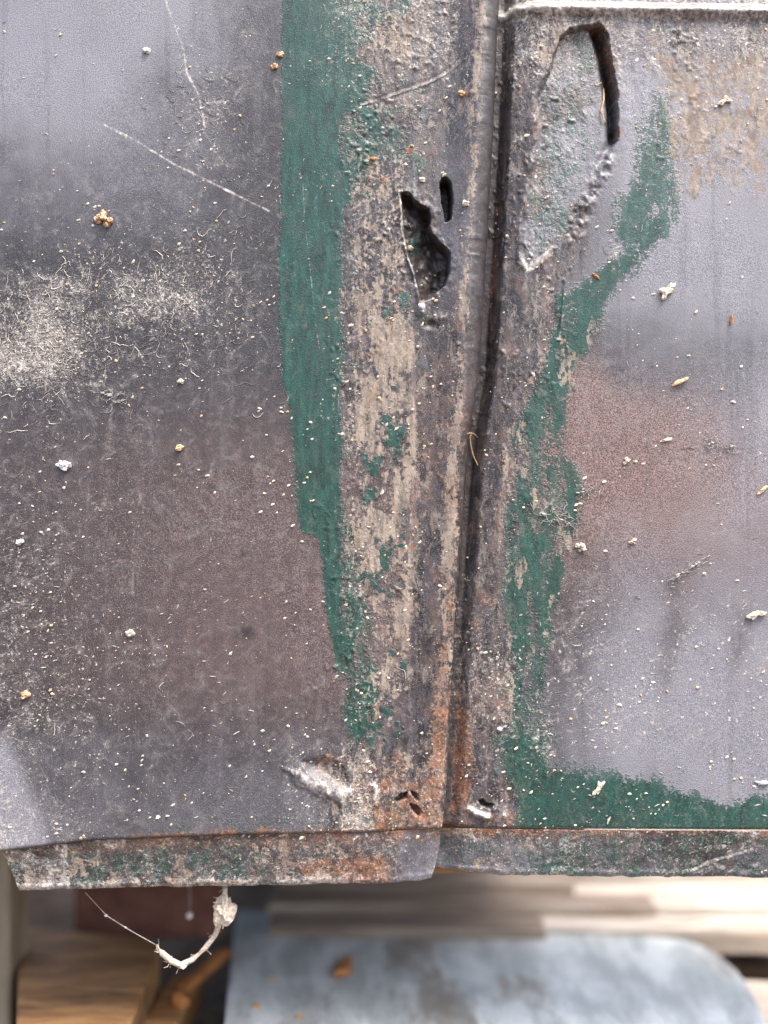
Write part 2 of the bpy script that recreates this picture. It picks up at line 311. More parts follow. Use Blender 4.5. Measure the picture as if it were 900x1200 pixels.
    hz_sheen = hz_sheen * (1 - .72 * blob(x, y, 745, 545, 105, 85)) * (1 - .6 * blob(x, y, 690, 470, 24, 60)) + .3 * sst(470, 300, y) * sst(720, 860, x)
    hz_sheen = np.maximum(hz_sheen, .80 * sst(0, 8, c))
    hz_sheen = hz_sheen - .5 * np.exp(-((x - pl([(650, 800), (760, 788), (930, 762)], y)) / 16) ** 2) * sst(640, 760, y) - .55 * np.exp(-((x - pl([(650, 885), (780, 862), (930, 832)], y)) / 17) ** 2) * sst(680, 780, y)  # two dark reflected streaks painted into the sheen
    dk = 1.0 * sst(10, 5, d) + .42 * sst(75, 30, d) * (.3 + fb(x, y, 14, 194, 3)) * sst(860, 740, y) + .8 * sst(15, 6, d) * sst(860, 700, y)  # shade of the seam gap painted in beside its grime
    dk = dk + .7 * np.exp(-(line(x, y, [(700, 34), (712, 60), (718, 92), (721, 160)]) / 6) ** 2)  # shadow along the dent's right wall painted in
    dk = np.maximum(dk, .55 * blob(x, y, 640, 240, 14, 60) * 0)
    for p in PITS_R: dk = np.maximum(dk, .8 * sst(-1, 2, sdp(x, y, p)))
    for cx, cy, r, a in [(688, 500, 5, .35), (681, 520, 5, .3), (790, 690, 14, .5), (745, 160, 10, .2), (798, 95, 7, .7)]:
        dk = np.maximum(dk, a * blob(x, y, cx, cy, r, r * (3 if r == 5 else 1)))
    co = np.maximum(.95 * sst(110, 50, d) * sst(960, 700, y) + .5 * sst(120, 40, d), .22 * sst(0, 6, c))
    co = np.where(c > 0, .22, co)
    co = np.maximum(co, .7 * sst(140, 40, y) * (.4 + fb(x, y, 40, 330, 3)))
    co = np.maximum(co, .8 * sst(140, 100, d) * sst(360, 300, y) * sst(.3, .6, fb(x, y, 30, 333, 4)))
    co = np.maximum(co, .8 * sst(880, 920, y) * sst(640, 600, x))
    return green, prim, ru, du, ox_sheen, dk, hz_sheen, we_glare, np.clip(co, 0, 1)

# ------------------------------------------------------------------ objects
def tag(o, label=None, cat=None, group=None, kind=None):
    if label: o['label'] = label
    if cat: o['category'] = cat
    if group: o['group'] = group
    if kind: o['kind'] = kind
    return o
def empty(name, loc=(0, 0, 0)):
    o = bpy.data.objects.new(name, None); o.location = loc; o.empty_display_size = .01; col.objects.link(o); return o
def link(name, me, mat, parent=None):
    o = bpy.data.objects.new(name, me); col.objects.link(o)
    if mat: me.materials.append(mat)
    if parent:
        o.parent = parent; o.matrix_parent_inverse = parent.matrix_world.inverted()
        o.location = -Vector(parent.location); o.matrix_parent_inverse.identity()
    return o
def grid_normals(P):
    du = np.gradient(P, axis=1); dv = np.gradient(P, axis=0)
    n = np.cross(du, dv); n /= np.linalg.norm(n, axis=2, keepdims=True) + 1e-20
    return n
def grid_mesh(name, P, N, layers=None):
    R, Cn = P.shape[:2]
    me = bpy.data.meshes.new(name)
    me.vertices.add(R * Cn); me.vertices.foreach_set('co', P.reshape(-1).astype(np.float32))
    idx = np.arange(R * Cn).reshape(R, Cn)
    q = np.stack([idx[:-1, :-1], idx[1:, :-1], idx[1:, 1:], idx[:-1, 1:]], -1).reshape(-1, 4)
    me.loops.add(q.size); me.loops.foreach_set('vertex_index', q.reshape(-1).astype(np.int32))
    me.polygons.add(len(q)); me.polygons.foreach_set('loop_start', np.arange(0, q.size, 4, dtype=np.int32))
    me.update(calc_edges=True)
    if layers is not None:
        for nm, ch in (('layer_a', layers[:4]), ('layer_b', layers[4:8])):
            at = me.attributes.new(nm, 'FLOAT_COLOR', 'POINT')
            at.data.foreach_set('color', np.stack(ch, -1).reshape(-1).astype(np.float32))
    if layers is not None and len(layers) > 8:
        at = me.attributes.new('corroded', 'FLOAT', 'POINT'); at.data.foreach_set('value', layers[8].reshape(-1).astype(np.float32))
    if N is not None:
        me.normals_split_custom_set_from_vertices(N.reshape(-1, 3).astype(np.float32))
    me.validate()
    return me

# ------------------------------------------------------------------ materials
class NT:
    def __init__(s, name):
        s.m = bpy.data.materials.new(name); s.m.use_nodes = True; s.t = s.m.node_tree
        s.b = s.t.nodes['Principled BSDF']
    def n(s, t, **k):
        o = s.t.nodes.new(t)
        for a, v in k.items(): setattr(o, a, v)
        return o
    def l(s, a, b): s.t.links.new(a, b)
    def val(s, sock, v):
        if hasattr(v, 'links') or isinstance(v, bpy.types.NodeSocket): s.l(v, sock)
        else: sock.default_value = v
    def coords(s, sc=1 / S):
        tc = s.n('ShaderNodeTexCoord'); mp = s.n('ShaderNodeMapping'); mp.inputs['Scale'].default_value = (sc,) * 3 if not isinstance(sc, tuple) else sc
        s.l(tc.outputs['Object'], mp.inputs[0]); return mp.outputs[0]
    def noise(s, co, sc, det=2, rough=.55, dist=0):
        o = s.n('ShaderNodeTexNoise'); s.l(co, o.inputs['Vector']); o.inputs['Scale'].default_value = sc
        o.inputs['Detail'].default_value = det; o.inputs['Roughness'].default_value = rough; o.inputs['Distortion'].default_value = dist
        return o.outputs['Fac']
    def math(s, op, a, b=None, c=None):
        o = s.n('ShaderNodeMath', operation=op); s.val(o.inputs[0], a)
        if b is not None: s.val(o.inputs[1], b)
        if c is not None: s.val(o.inputs[2], c)
        return o.outputs[0]
    def step(s, x, lo, hi, o0=0., o1=1.):
        o = s.n('ShaderNodeMapRange', interpolation_type='SMOOTHSTEP'); s.val(o.inputs[0], x)
        for i, v in enumerate((lo, hi, o0, o1)): o.inputs[i + 1].default_value = v
        return o.outputs[0]
    def jit(s, mask, noise, k):      # mask + (noise-.5)*k
        return s.math('ADD', mask, s.math('MULTIPLY', s.math('SUBTRACT', noise, .5), k))
    def mix(s, f, a, b):
        o = s.n('ShaderNodeMix', data_type='RGBA'); s.val(o.inputs[0], f)
        for i, v in ((6, a), (7, b)):
            if isinstance(v, tuple): o.inputs[i].default_value = (*v[:3], 1)
            else: s.l(v, o.inputs[i])
        return o.outputs[2]
    def fmix(s, f, a, b):
        o = s.n('ShaderNodeMix', data_type='FLOAT'); s.val(o.inputs[0], f); s.val(o.inputs[2], a); s.val(o.inputs[3], b)
        return o.outputs[0]
    def out(s, color, rough, bump=None, dist=S * .5, strength=1, spec=.5):
        if isinstance(color, tuple): s.b.inputs['Base Color'].default_value = (*color, 1)
        else: s.l(color, s.b.inputs['Base Color'])
        s.val(s.b.inputs['Roughness'], rough)
        s.b.inputs['Specular IOR Level'].default_value = spec
        if bump is not None:
            o = s.n('ShaderNodeBump'); o.inputs['Distance'].default_value = dist; o.inputs['Strength'].default_value = strength
            s.l(bump, o.inputs['Height']); s.l(o.outputs[0], s.b.inputs['Normal'])
        return s.m

def paint_material():
    t = NT('layered_old_paint'); co = t.coords(); cv = t.coords((1 / S, 1 / S, .22 / S))
    nf = t.noise(co, .42, 2); nq = t.noise(co, .85, 2, .6); nf2 = t.noise(co, .24, 3, .65); nm = t.noise(co, .085, 5, .65, .3); nl = t.noise(co, .02, 5, .65, .5)
    ns = t.noise(cv, .13, 4, .65); nw = t.noise(co, .038, 6, .72, 1.6)
    nj = t.math('ADD', t.math('MULTIPLY', nf2, .55), t.math('MULTIPLY', nm, .45))
    wn = t.n('ShaderNodeTexNoise'); t.l(co, wn.inputs['Vector']); wn.inputs['Scale'].default_value = .3; wn.inputs['Detail'].default_value = 2
    wv = t.n('ShaderNodeVectorMath', operation='MULTIPLY_ADD'); t.l(wn.outputs['Color'], wv.inputs[0]); wv.inputs[1].default_value = (7, 7, 7); t.l(co, wv.inputs[2]); cw = wv.outputs[0]
    def dots(sc, thr):
        v = t.n('ShaderNodeTexVoronoi'); t.l(cw, v.inputs['Vector']); v.inputs['Scale'].default_value = sc
        sp = t.n('ShaderNodeSeparateColor'); t.l(v.outputs['Color'], sp.inputs[0])
        return v.outputs['Distance'], sp.outputs
    A = t.n('ShaderNodeAttribute', attribute_name='layer_a'); B = t.n('ShaderNodeAttribute', attribute_name='layer_b')
    sa = t.n('ShaderNodeSeparateColor'); sb = t.n('ShaderNodeSeparateColor'); t.l(A.outputs['Color'], sa.inputs[0]); t.l(B.outputs['Color'], sb.inputs[0])
    green, prim, rust, dust = *sa.outputs, A.outputs['Alpha']
    oxide_sheen, dark, haze_sheen, wear_glare = *sb.outputs, B.outputs['Alpha']
    # worn charcoal coat
    c = t.mix(t.step(nl, .35, .65), (.019, .018, .024), (.038, .036, .044))
    c = t.mix(t.step(nq, .40, .62, .75, 0), c, (.026, .025, .029))
    c = t.mix(t.step(nq, .56, .72, 0, .75), c, (.16, .155, .158))
    c = t.mix(t.step(nm, .50, .68, 0, .35), c, (.105, .102, .104))
    c = t.mix(t.math('MULTIPLY', t.step(t.jit(oxide_sheen, nm, .6), .0, 1.1), .85), c, t.mix(t.step(nq, .38, .66), (.072, .047, .045), (.31, .212, .200)))  # oxidised paint and the painted pink reflection
    c = t.mix(t.math('MULTIPLY', t.step(t.jit(haze_sheen, nl, .5), .0, 1.2), .9), c, t.mix(t.step(nq, .36, .66), (.148, .150, .182), (.295, .302, .345)))  # painted sky sheen and grey floor tones
    c = t.mix(t.step(nw, .50, .74, 0, .5), c, (.20, .195, .195))
    nr = t.noise(t.coords((1 / S, 1 / S, .05 / S)), .05, 5, .65)
    c = t.mix(t.step(nr, .52, .72, 0, .16), c, (.20, .195, .20))
    c = t.mix(t.step(nr, .46, .32, 0, .22), c, (.018, .017, .018))
    CO = t.n('ShaderNodeAttribute', attribute_name='corroded'); cor = CO.outputs['Fac']
    m1 = t.noise(t.coords((1 / S, 1 / S, .35 / S)), .06, 7, .70, .5); m2 = t.noise(t.coords((1.07 / S, 1 / S, .45 / S)), .085, 7, .72, .6)
    cc = t.mix(t.step(m1, .42, .58), (.014, .012, .016), (.088, .070, .066))
    cc = t.mix(t.step(t.jit(m2, nq, .25), .525, .64, 0, .88), cc, (.25, .222, .20))
    cc = t.mix(t.step(m2, .48, .38, 0, .8), cc, (.085, .090, .115))
    cc = t.mix(t.step(t.jit(m1, nf2, .4), .56, .68, 0, .6), cc, (.22, .11, .075))
    cc = t.mix(t.step(t.jit(nm, nf2, .5), .60, .72, 0, .7), cc, (.30, .285, .28))
    cc = t.mix(t.step(t.jit(nm, nf2, .5), .42, .32, 0, .7), cc, (.010, .009, .012))
    cc = t.mix(t.step(nq, .55, .72, 0, .6), cc, (.33, .305, .29))
    c = t.mix(t.math('MULTIPLY', t.step(t.jit(cor, nm, .6), .2, .75), .9), c, cc)
    c = t.mix(t.math('MULTIPLY', t.step(t.jit(dark, nf2, .7), .1, .85), .85), c, t.mix(t.step(nm, .4, .6), (.018, .016, .019), (.040, .031, .030)))  # grime, with painted shade in gap and holes
    # green coat
    g = t.mix(t.step(ns, .32, .68), (.004, .029, .024), (.011, .071, .057))
    g = t.mix(t.step(nl, .46, .70, 0, .75), g, (.022, .050, .042))
    g = t.mix(t.step(nm, .54, .74, 0, .4), g, (.045, .10, .078))
    g = t.mix(t.step(nq, .52, .74, 0, .45), g, (.11, .16, .14))
    g = t.mix(t.step(nw, .52, .72, 0, .38), g, (.085, .115, .098))
    g = t.mix(t.step(m1, .46, .36, 0, .55), g, (.006, .016, .014))
    g = t.mix(t.step(m2, .56, .68, 0, .5), g, (.10, .105, .085))
    njn = t.step(nj, .36, .64); nsn = t.step(ns, .32, .68)
    gf = t.step(t.jit(t.jit(t.jit(green, njn, .46), nf, .25), nsn, .30), .36, .64)
    c = t.mix(t.math('MULTIPLY', gf, t.math('MULTIPLY', t.step(nj, .36, .5, .6, .98), t.step(green, .42, .85, .70, 1))), c, g)
    # beige primer, streaked
    p = t.mix(t.step(ns, .32, .68), (.135, .105, .085), (.30, .25, .205))
    p = t.mix(t.step(nf, .35, .7, 0, .6), p, (.36, .315, .27))
    p = t.mix(t.step(nm, .50, .66, 0, .7), p, (.12, .105, .095))
    p = t.mix(t.step(m2, .53, .63, 0, .75), p, (.085, .072, .064))
    p = t.mix(t.step(m1, .47, .38, 0, .55), p, (.20, .125, .085))
    pf = t.step(t.jit(t.jit(t.jit(prim, njn, .60), nsn, .42), nq, .4), .40, .62)
    c = t.mix(t.math('MULTIPLY', pf, .9), c, p)
    # rust
    r = t.mix(t.step(nm, .35, .65), (.055, .026, .017), (.23, .088, .038))
    r = t.mix(t.step(nf2, .48, .72, 0, .75), r, (.38, .20, .12))
    r = t.mix(t.step(nf, .55, .75, 0, .6), r, (.46, .32, .24))
    rf = t.step(t.jit(t.jit(rust, nf2, .8), nm, .6), .30, .85)
    c = t.mix(t.math('MULTIPLY', rf, .86), c, r)
    # pale worn spots, with the painted glare and lit edges
    wf = t.step(t.jit(t.jit(wear_glare, nf2, .7), nm, .4), .3, .85)
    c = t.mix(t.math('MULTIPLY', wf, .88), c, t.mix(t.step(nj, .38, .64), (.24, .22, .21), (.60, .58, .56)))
    # dust and grains caught in the grain of the paint
    df = t.step(t.jit(t.jit(dust, nf, 1.2), nm, .5), .40, .80)
    df2 = t.step(t.jit(t.jit(dust, nf2, 1.3), nw, .8), .45, .95)
    c = t.mix(t.math('MULTIPLY', df, .34), c, (.38, .36, .34))
    c = t.mix(t.math('MULTIPLY', df2, .30), c, (.44, .41, .38))
    # wisps of web and lint pressed on the paint
    w1 = t.math('ABSOLUTE', t.math('SUBTRACT', t.noise(co, .055, 3, .6, 1.1), .5)); w2 = t.math('ABSOLUTE', t.math('SUBTRACT', t.noise(co, .12, 3, .6, .8), .5))
    wi = t.math('MAXIMUM', t.step(w1, .0, .018, 1, 0), t.step(w2, .0, .022, 1, 0))
    wi = t.math('MULTIPLY', wi, t.step(t.jit(t.jit(dust, nw, 1.3), nf2, .9), .26, .70, 0, .95))
    c = t.mix(wi, c, (.56, .53, .49))
    # slanting flecks
    rot = t.n('ShaderNodeMapping', vector_type='TEXTURE'); rot.inputs['Rotation'].default_value = (0, math.radians(-24), 0); rot.inputs['Scale'].default_value = (3.2, 1, 1); t.l(co, rot.inputs[0])
    fl = t.noise(rot.outputs[0], .36, 3, .6); fl2 = t.noise(co, .014, 3, .6)
    fq = t.math('MULTIPLY', t.step(fl, .60, .70), t.step(t.jit(dust, fl2, .9), .12, .5, 0, .75))
    c = t.mix(fq, c, (.46, .43, .40))
    dsum = None
    for sc, base, k, a in ((.11, .04, .27, .8), (.24, .05, .36, .65), (.045, .02, .10, .8)):
        dist, rc = dots(sc, 0)
        rad = t.math('MULTIPLY', t.step(t.math('SUBTRACT', t.math('MULTIPLY_ADD', dust, 1.3, .02), rc[0]), 0, .25), t.math('MULTIPLY_ADD', rc[1], k * .8, k * .2))
        q = t.step(t.math('SUBTRACT', rad, t.math('ADD', dist, t.math('MULTIPLY', t.math('SUBTRACT', nf, .5), .25))), 0., .09)
        q = t.math('MULTIPLY', q, a)
        c = t.mix(q, c, t.mix(rc[2], (.36, .30, .24), (.66, .63, .59)))
        dsum = q if dsum is None else t.math('MAXIMUM', dsum, q)
    rough = t.fmix(gf, .35, .24); rough = t.fmix(pf, rough, .75); rough = t.fmix(rf, rough, .85); rough = t.fmix(df, rough, .8)
    rough = t.jit(rough, nf2, .3)
    hgt = t.math('ADD', t.math('MULTIPLY', nq, .55), t.math('MULTIPLY', nf2, t.math('MULTIPLY_ADD', cor, .3, .25)))
    hgt = t.math('ADD', hgt, t.math('MULTIPLY', t.math('ADD', gf, t.math('ADD', df, t.math('ADD', dsum, t.math('MULTIPLY', rf, nf2)))), .4))
    return t.out(c, rough, hgt, S * 1.1, .8, .5)
PAINT = paint_material()

def flange_material():
    return PAINT

# ------------------------------------------------------------------ panels
def world(px, py, h):
    return np.stack([(px - 450) * S, -h * S, (600 - py) * S], -1)
STEP = 1.3
def rows(bottom, x):          # nominal rows -> survey y at each column
    a = np.concatenate([np.arange(-420, -24, 9.), np.arange(-22, 940, STEP)])
    yb = bottom(x)[None, :]
    a2 = np.broadcast_to(a[:, None], (len(a), len(x)))
    k = np.linspace(0, 1, 34)[1:, None]
    return np.concatenate([a2, a[-1] + k * (yb - a[-1])], 0)
def edge_round(y, yb, r=5.0):
    d = np.clip(yb - y, 0, r); return -(r - np.sqrt(np.clip(r * r - (r - d) ** 2, 0, None)))

def build_left():
    root = tag(empty('metal_panel', (-.08, 0, -.095)), 'left rusty metal panel with a broad green stripe, torn holes and a rolled edge', 'metal panel', 'panels meeting at the seam')
    xs = np.concatenate([np.arange(-420, -24, 9.), np.arange(-22, 430, STEP)])
    nw = 92; k = np.linspace(0, 1, nw)[1:]
    th = np.radians(np.linspace(0, 165, 30)[1:])
    xn = np.concatenate([xs, 430 + k * 115, np.full(len(th), 560.)])
    y = rows(BL, np.concatenate([xs, 430 + k * 90, np.full(len(th), 515.)]))
    c = Cr(y); e = E(y)
    x = np.broadcast_to(xn[None], y.shape).copy()
    a, b = len(xs), len(xs) + len(k)
    x[:, a:b] = 430 + k[None] * (c[:, a:b] - 430)
    R = (e - c)[:, b:]
    x[:, b:] = c[:, b:] + R * np.sin(th)[None]
    h = np.empty_like(y)
    h[:, :b] = height_L(x[:, :b], y[:, :b])
    base = height_L(c[:, b:b + 1], y[:, b:b + 1])
    h[:, b:] = base - R * (1 - np.cos(th))[None] + (fb(x[:, b:] + h[:, b - 1:b] * 0, y[:, b:], 9, 26, 3) - .5) * 1.2
    rnd = edge_round(y, y[-1:])
    h = h + rnd
    P = world(x, y, h); Nn = grid_normals(P); Nn *= np.sign(np.mean(-Nn[:, :a, 1]))
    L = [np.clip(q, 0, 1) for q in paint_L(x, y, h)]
    cut = a + int(len(k) * .70)
    for nm, s in (('sheet', slice(0, cut + 1)), ('rolled_edge', slice(cut, None))):
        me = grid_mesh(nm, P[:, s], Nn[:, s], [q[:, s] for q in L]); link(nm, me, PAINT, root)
    return root
def build_right():
    root = tag(empty('metal_panel', (.06, 0, -.093)), 'right rusty metal panel with a long dent', 'metal panel', 'panels meeting at the seam')
    k = np.concatenate([np.linspace(0, 1, 105)])
    xs = np.concatenate([np.arange(660 + STEP, 922, STEP), np.arange(925, 1330, 9.)])
    y = rows(BR, np.concatenate([520 + k * 140, xs]))
    x = np.broadcast_to(np.concatenate([k, xs])[None], y.shape).copy()
    x0 = (E(y) - 12)[:, :len(k)]
    x[:, :len(k)] = x0 + k[None] * (660 - x0)
    h = height_R(x, y) + edge_round(y, y[-1:])
    P = world(x, y, h); Nn = grid_normals(P); Nn *= np.sign(np.mean(-Nn[:, 200:, 1]))
    L = [np.clip(q, 0, 1) for q in paint_R(x, y, h)]
    cut = int(np.argmin(np.abs(y[:, 200] - 27)))
    for nm, s in (('top_ridge', slice(0, cut + 1)), ('sheet', slice(cut, None))):
        me = grid_mesh(nm, P[s], Nn[s], [q[s] for q in L]); link(nm, me, PAINT, root)
    return root
panel_l = build_left(); panel_r = build_right()

def flange(root, x0f, x1f, top, bot, side):
    n = int(520 / STEP) if side == 'l' else int(400 / STEP)
    t = np.concatenate([np.linspace(0, 1, 40), np.full(5, 1.)]); back = np.concatenate([np.zeros(40), np.linspace(1, 7, 5)])
    u = np.linspace(0, 1, n)
    tt = t[:, None]
    x = x0f(tt) + u[None] * (x1f(tt) - x0f(tt))
    if side == 'r': x = np.where(u[None] > .93, x + (u[None] - .93) * 4200, x)
    T = top(x); Bt = bot(x) + (fb(x, x * 0, 14, 200, 3) - .5) * 4
    y = T + tt * (Bt - T)
    h = -4.5 - 9 * tt ** 1.2 + (fb(x, y, 40, 204, 3) - .5) * 4 * sst(0, .3, tt) + (fb(x, y, 8, 206, 3) - .5) * 2.2 * sst(0, .2, tt)
    h = h + 1.8 * np.exp(-((tt - .93) / .07) ** 2)
    if side == 'l': h = h - 5 * sst(500, 515, x) * tt
    else: h = h - 9 * sst(545, 518, x) * sst(0, .2, tt)
    h = h - back[:, None] ** 1.0
    k = 1 - (h + 4.5) / 1200
    P = np.stack([(x - 450) * S * k, -h * S, (600 - y) * S * k], -1)
    Nn = grid_normals(P); Nn *= np.sign(np.mean(-Nn[:30, :, 1]))
    z = np.zeros(x.shape)
    if side == 'l':
        green = .32 + .45 * fb(x, y, 46, 210, 5, 20) * sst(330, 250, x) + .12 * sst(.42, .62, fb(x, y, 60, 211, 4)) - .12 * sst(330, 420, x)
        prim = .58 * sst(.40, .62, fb(x, y, 24, 214, 4, 14) + .28 * (tt - .55)) * sst(480, 440, x) + .1 * sst(.6, 1, tt)
        ru = .5 * sst(.45, .12, tt) * (.35 + .8 * fb(x, y, 40, 217, 3, 14)) + .66 * sst(.42, .62, fb(x, y, 34, 219, 3)) * sst(250, 380, x) * sst(480, 440, x) * sst(.2, .6, tt) + .25
        hz_sheen = .4 * fb(x, y, 26, 221, 4) + .5 * sst(430, 480, x)
        we_glare = .34 * fb(x, y, 30, 262, 4) + .30 * sst(.60, .98, tt) * (.3 + fb(x, y, 12, 224, 3)) * sst(520, 380, x) + .55 * sst(503, 512, x) * sst(.3, .8, tt) + .3 * sst(.5, .68, fb(x, y, 22, 226, 4)) * sst(300, 100, x)
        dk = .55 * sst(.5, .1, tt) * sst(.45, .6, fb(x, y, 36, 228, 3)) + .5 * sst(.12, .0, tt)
    else:
        green = .33 + .50 * fb(x, y, 50, 230, 5, 20) * sst(600, 640, x) + .10 * sst(.45, .6, fb(x, y, 70, 231, 4))
        prim = .55 * sst(.5, .64, fb(x, y, 30, 234, 4, 18)) * sst(700, 640, x)
        ru = .85 * sst(.46, .62, fb(x, y, 20, 237, 3, 34)) * sst(.85, .3, tt) * sst(700, 650, x) + .5 * sst(.2, .0, tt) + .25 * sst(.3, .1, tt) + .5 * sst(.75, .95, tt) * sst(640, 600, x)
        hz_sheen = .95 * fb(x, y, 40, 241, 4, 16) * sst(.1, .4, tt)
        we_glare = .55 * sst(.56, .70, fb(x + y * 1.5, y - x * .25, 34, 244, 4, 12)) * sst(720, 760, x) + .35 * sst(.85, 1, tt) * fb(x, y, 12, 246, 2) + .5 * sst(.06, .0, tt)
        we_glare = np.maximum(we_glare, .8 * np.exp(-(line(x, y, [(812, 1022), (835, 1010), (860, 1004), (884, 996)]) / 2.5) ** 2))
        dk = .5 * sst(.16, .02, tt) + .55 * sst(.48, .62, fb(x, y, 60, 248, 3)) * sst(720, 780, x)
    du = .16 + .3 * fb(x, y, 30, 250, 4)
    ox_sheen = .45 * sst(.5, .0, tt) + .2
    L = [np.clip(q + z, 0, 1) for q in (green * .8 + .05, prim, ru * .8, du, ox_sheen, dk, hz_sheen, we_glare, .75 * fb(x, y, 40, 260, 4))]
    me = grid_mesh('flange', P, Nn, L); link('flange', me, PAINT, root)
flange(panel_l, lambda t: 1 + 20 * t, lambda t: 516.5 - 11 * t ** 2.2, BL,
       lambda x: pl([(0, 1046), (20, 1046), (110, 1042), (200, 1041), (350, 1038), (450, 1036), (490, 1033), (505, 1030), (520, 1024)], x), 'l')
flange(panel_r, lambda t: 509 + 2 * t, lambda t: 920 + 0 * t, BR,
       lambda x: pl([(515, 1017), (540, 1023), (600, 1027), (700, 1028), (900, 1030), (1330, 1034)], x), 'r')

# ------------------------------------------------------------------ simple shapes
def ray(px, py, dist):         # point seen at survey (px,py) at a given distance along the view
    k = dist / D; return Vector(((px - 450) * S * k, dist - D, (600 - py) * S * k))
def on_z(px, py, z): return ray(px, py, z / ((600 - py) * S) * D)
def mesh_from_bm(name, bm, mat, parent=None, smooth=True):
    me = bpy.data.meshes.new(name); bm.normal_update(); bm.to_mesh(me); bm.free()
    if not smooth: me.shade_flat()
    return link(name, me, mat, parent)
def prism(bm, pts, z0, z1, bevel=.0006, seg=2):
    lo = [bm.verts.new((p[0], p[1], z0)) for p in pts]; hi = [bm.verts.new((p[0], p[1], z1)) for p in pts]
    n = len(pts); fs = [bm.faces.new(hi), bm.faces.new(lo[::-1])]
    for i in range(n): fs.append(bm.faces.new((lo[i], lo[(i + 1) % n], hi[(i + 1) % n], hi[i])))
    bmesh.ops.recalc_face_normals(bm, faces=fs)
    if bevel:
        eds = list({e for f in fs[:2] for e in f.edges})
        bmesh.ops.bevel(bm, geom=eds, offset=bevel, segments=seg, affect='EDGES', profile=.6)
def box(bm, c, dims, rot=None, bevel=.0008, jitter=0):
    r = bmesh.ops.create_cube(bm, size=1); vs = r['verts']
    for v in vs:
        v.co = Vector((v.co.x * dims[0], v.co.y * dims[1], v.co.z * dims[2])) + Vector([random.uniform(-jitter, jitter) for _ in range(3)])
        if rot: v.co.rotate(rot)
        v.co += Vector(c)
    if bevel:
        bmesh.ops.bevel(bm, geom=list({e for v in vs for e in v.link_edges}), offset=bevel, segments=2, affect='EDGES', profile=.6)
def tube(bm, pts, rad, sides=5, taper=.35):
    rings = []; n = len(pts)
    for i, p in enumerate(pts):
        p = Vector(p); d = (Vector(pts[min(i + 1, n - 1)]) - Vector(pts[max(i - 1, 0)]))
        if d.length < 1e-9: d = Vector((1, 0, 0))
        d.normalize(); a = d.orthogonal().normalized(); b = d.cross(a)
        r = rad[i] if hasattr(rad, '__len__') else rad * (1 - (1 - taper) * abs(2 * i / (n - 1) - 1) ** 2)
        rings.append([bm.verts.new(p + (a * math.cos(q) + b * math.sin(q)) * r) for q in [2 * math.pi * j / sides for j in range(sides)]])
    for r0, r1 in zip(rings[:-1], rings[1:]):
        for j in range(sides): bm.faces.new((r0[j], r0[(j + 1) % sides], r1[(j + 1) % sides], r1[j]))
    bm.faces.new(rings[0][::-1]); bm.faces.new(rings[-1])
def lump(bm, c, rx, ry, rz, sub=2, amp=.3, rotz=0., freq=2.2):
    r = bmesh.ops.create_icosphere(bm, subdivisions=sub, radius=1); off = random.uniform(0, 90)
    from mathutils import noise as mn
    for v in r['verts']:
        k = 1 + amp * (mn.noise(v.co * freq + Vector((off, off, 0))) * 1.4 + .5 * mn.noise(v.co * freq * 2.6 + Vector((off, 0, off))))
        q = Vector((v.co.x * rx * k, v.co.y * ry * k, v.co.z * rz * k))
        ca, sa = math.cos(rotz), math.sin(rotz)
        v.co = Vector((q.x * ca - q.z * sa, q.y, q.x * sa + q.z * ca)) + Vector(c)

def simple_mat(name, c0, c1, sc=.1, rough=.8, bump=.6, spec=.35, stretch=(1, 1, 1), c2=None):
    t = NT(name); co = t.coords(tuple(q / S for q in stretch))
    a = t.noise(co, sc, 5, .6, .4); b = t.noise(co, sc * 5, 3)
    c = t.mix(t.step(a, .34, .66), c0, c1)
    if c2: c = t.mix(t.step(t.noise(co, sc * .45, 4, .6), .52, .66, 0, .85), c, c2)
    c = t.mix(t.step(b, .5, .8, 0, .35), c, tuple(q * .55 for q in c0))
    return t.out(c, rough, t.math('ADD', a, t.math('MULTIPLY', b, .4)), S * 3, bump, spec)
M_PLANK = simple_mat('weathered_pale_wood', (.36, .31, .26), (.60, .55, .49), .05, .8, .6, stretch=(.08, 1, 1), c2=(.30, .24, .18))
M_SHADEWOOD = simple_mat('shaded_plank_brown', (.17, .13, .10), (.30, .245, .20), .05, .8, .5, stretch=(.1, 1, 1), c2=(.38, .33, .28))  # planks' shade on the left, put into the wood colour
M_BOARD = simple_mat('brown_wood', (.16, .082, .032), (.27, .15, .062), .04, .75, .8, stretch=(.25, 1, 1), c2=(.075, .04, .018))
M_ORANGE = simple_mat('orange_wood', (.26, .10, .03), (.40, .18, .055), .06, .7, .5)
M_BLUE = simple_mat('chalky_blue_paint', (.30, .335, .34), (.50, .545, .555), .022, .6, .4, stretch=(1, .35, 1), c2=(.20, .18, .15))
M_REDBROWN = simple_mat('red_brown_sheet', (.10, .040, .030), (.17, .075, .055), .03, .6, .4)
M_POST = simple_mat('pale_post_wood', (.22, .185, .135), (.34, .295, .23), .04, .8, .5, stretch=(1, 1, .1))
M_GROUND = simple_mat('dark_litter_soil', (.050, .032, .020), (.12, .080, .050), .025, .95, 1, c2=(.17, .12, .075))
M_ROOT = simple_mat('bleached_fibre', (.42, .34, .27), (.66, .58, .50), .3, .8, .8)
M_CRUMB = simple_mat('pale_dirt_crumb', (.44, .36, .27), (.72, .66, .58), .25, .85, .6)
M_TAN = simple_mat('tan_crumb', (.38, .25, .14), (.62, .46, .30), .25, .85, .6)
M_CLUMP = simple_mat('orange_dirt', (.42, .20, .08), (.75, .60, .44), .22, .85, .9)
M_WHITE = simple_mat('white_resin', (.38, .40, .44), (.66, .67, .70), .2, .25, .3, .5)
M_LINT = simple_mat('grey_lint', (.26, .25, .235), (.46, .44, .42), .3, .9, .3)
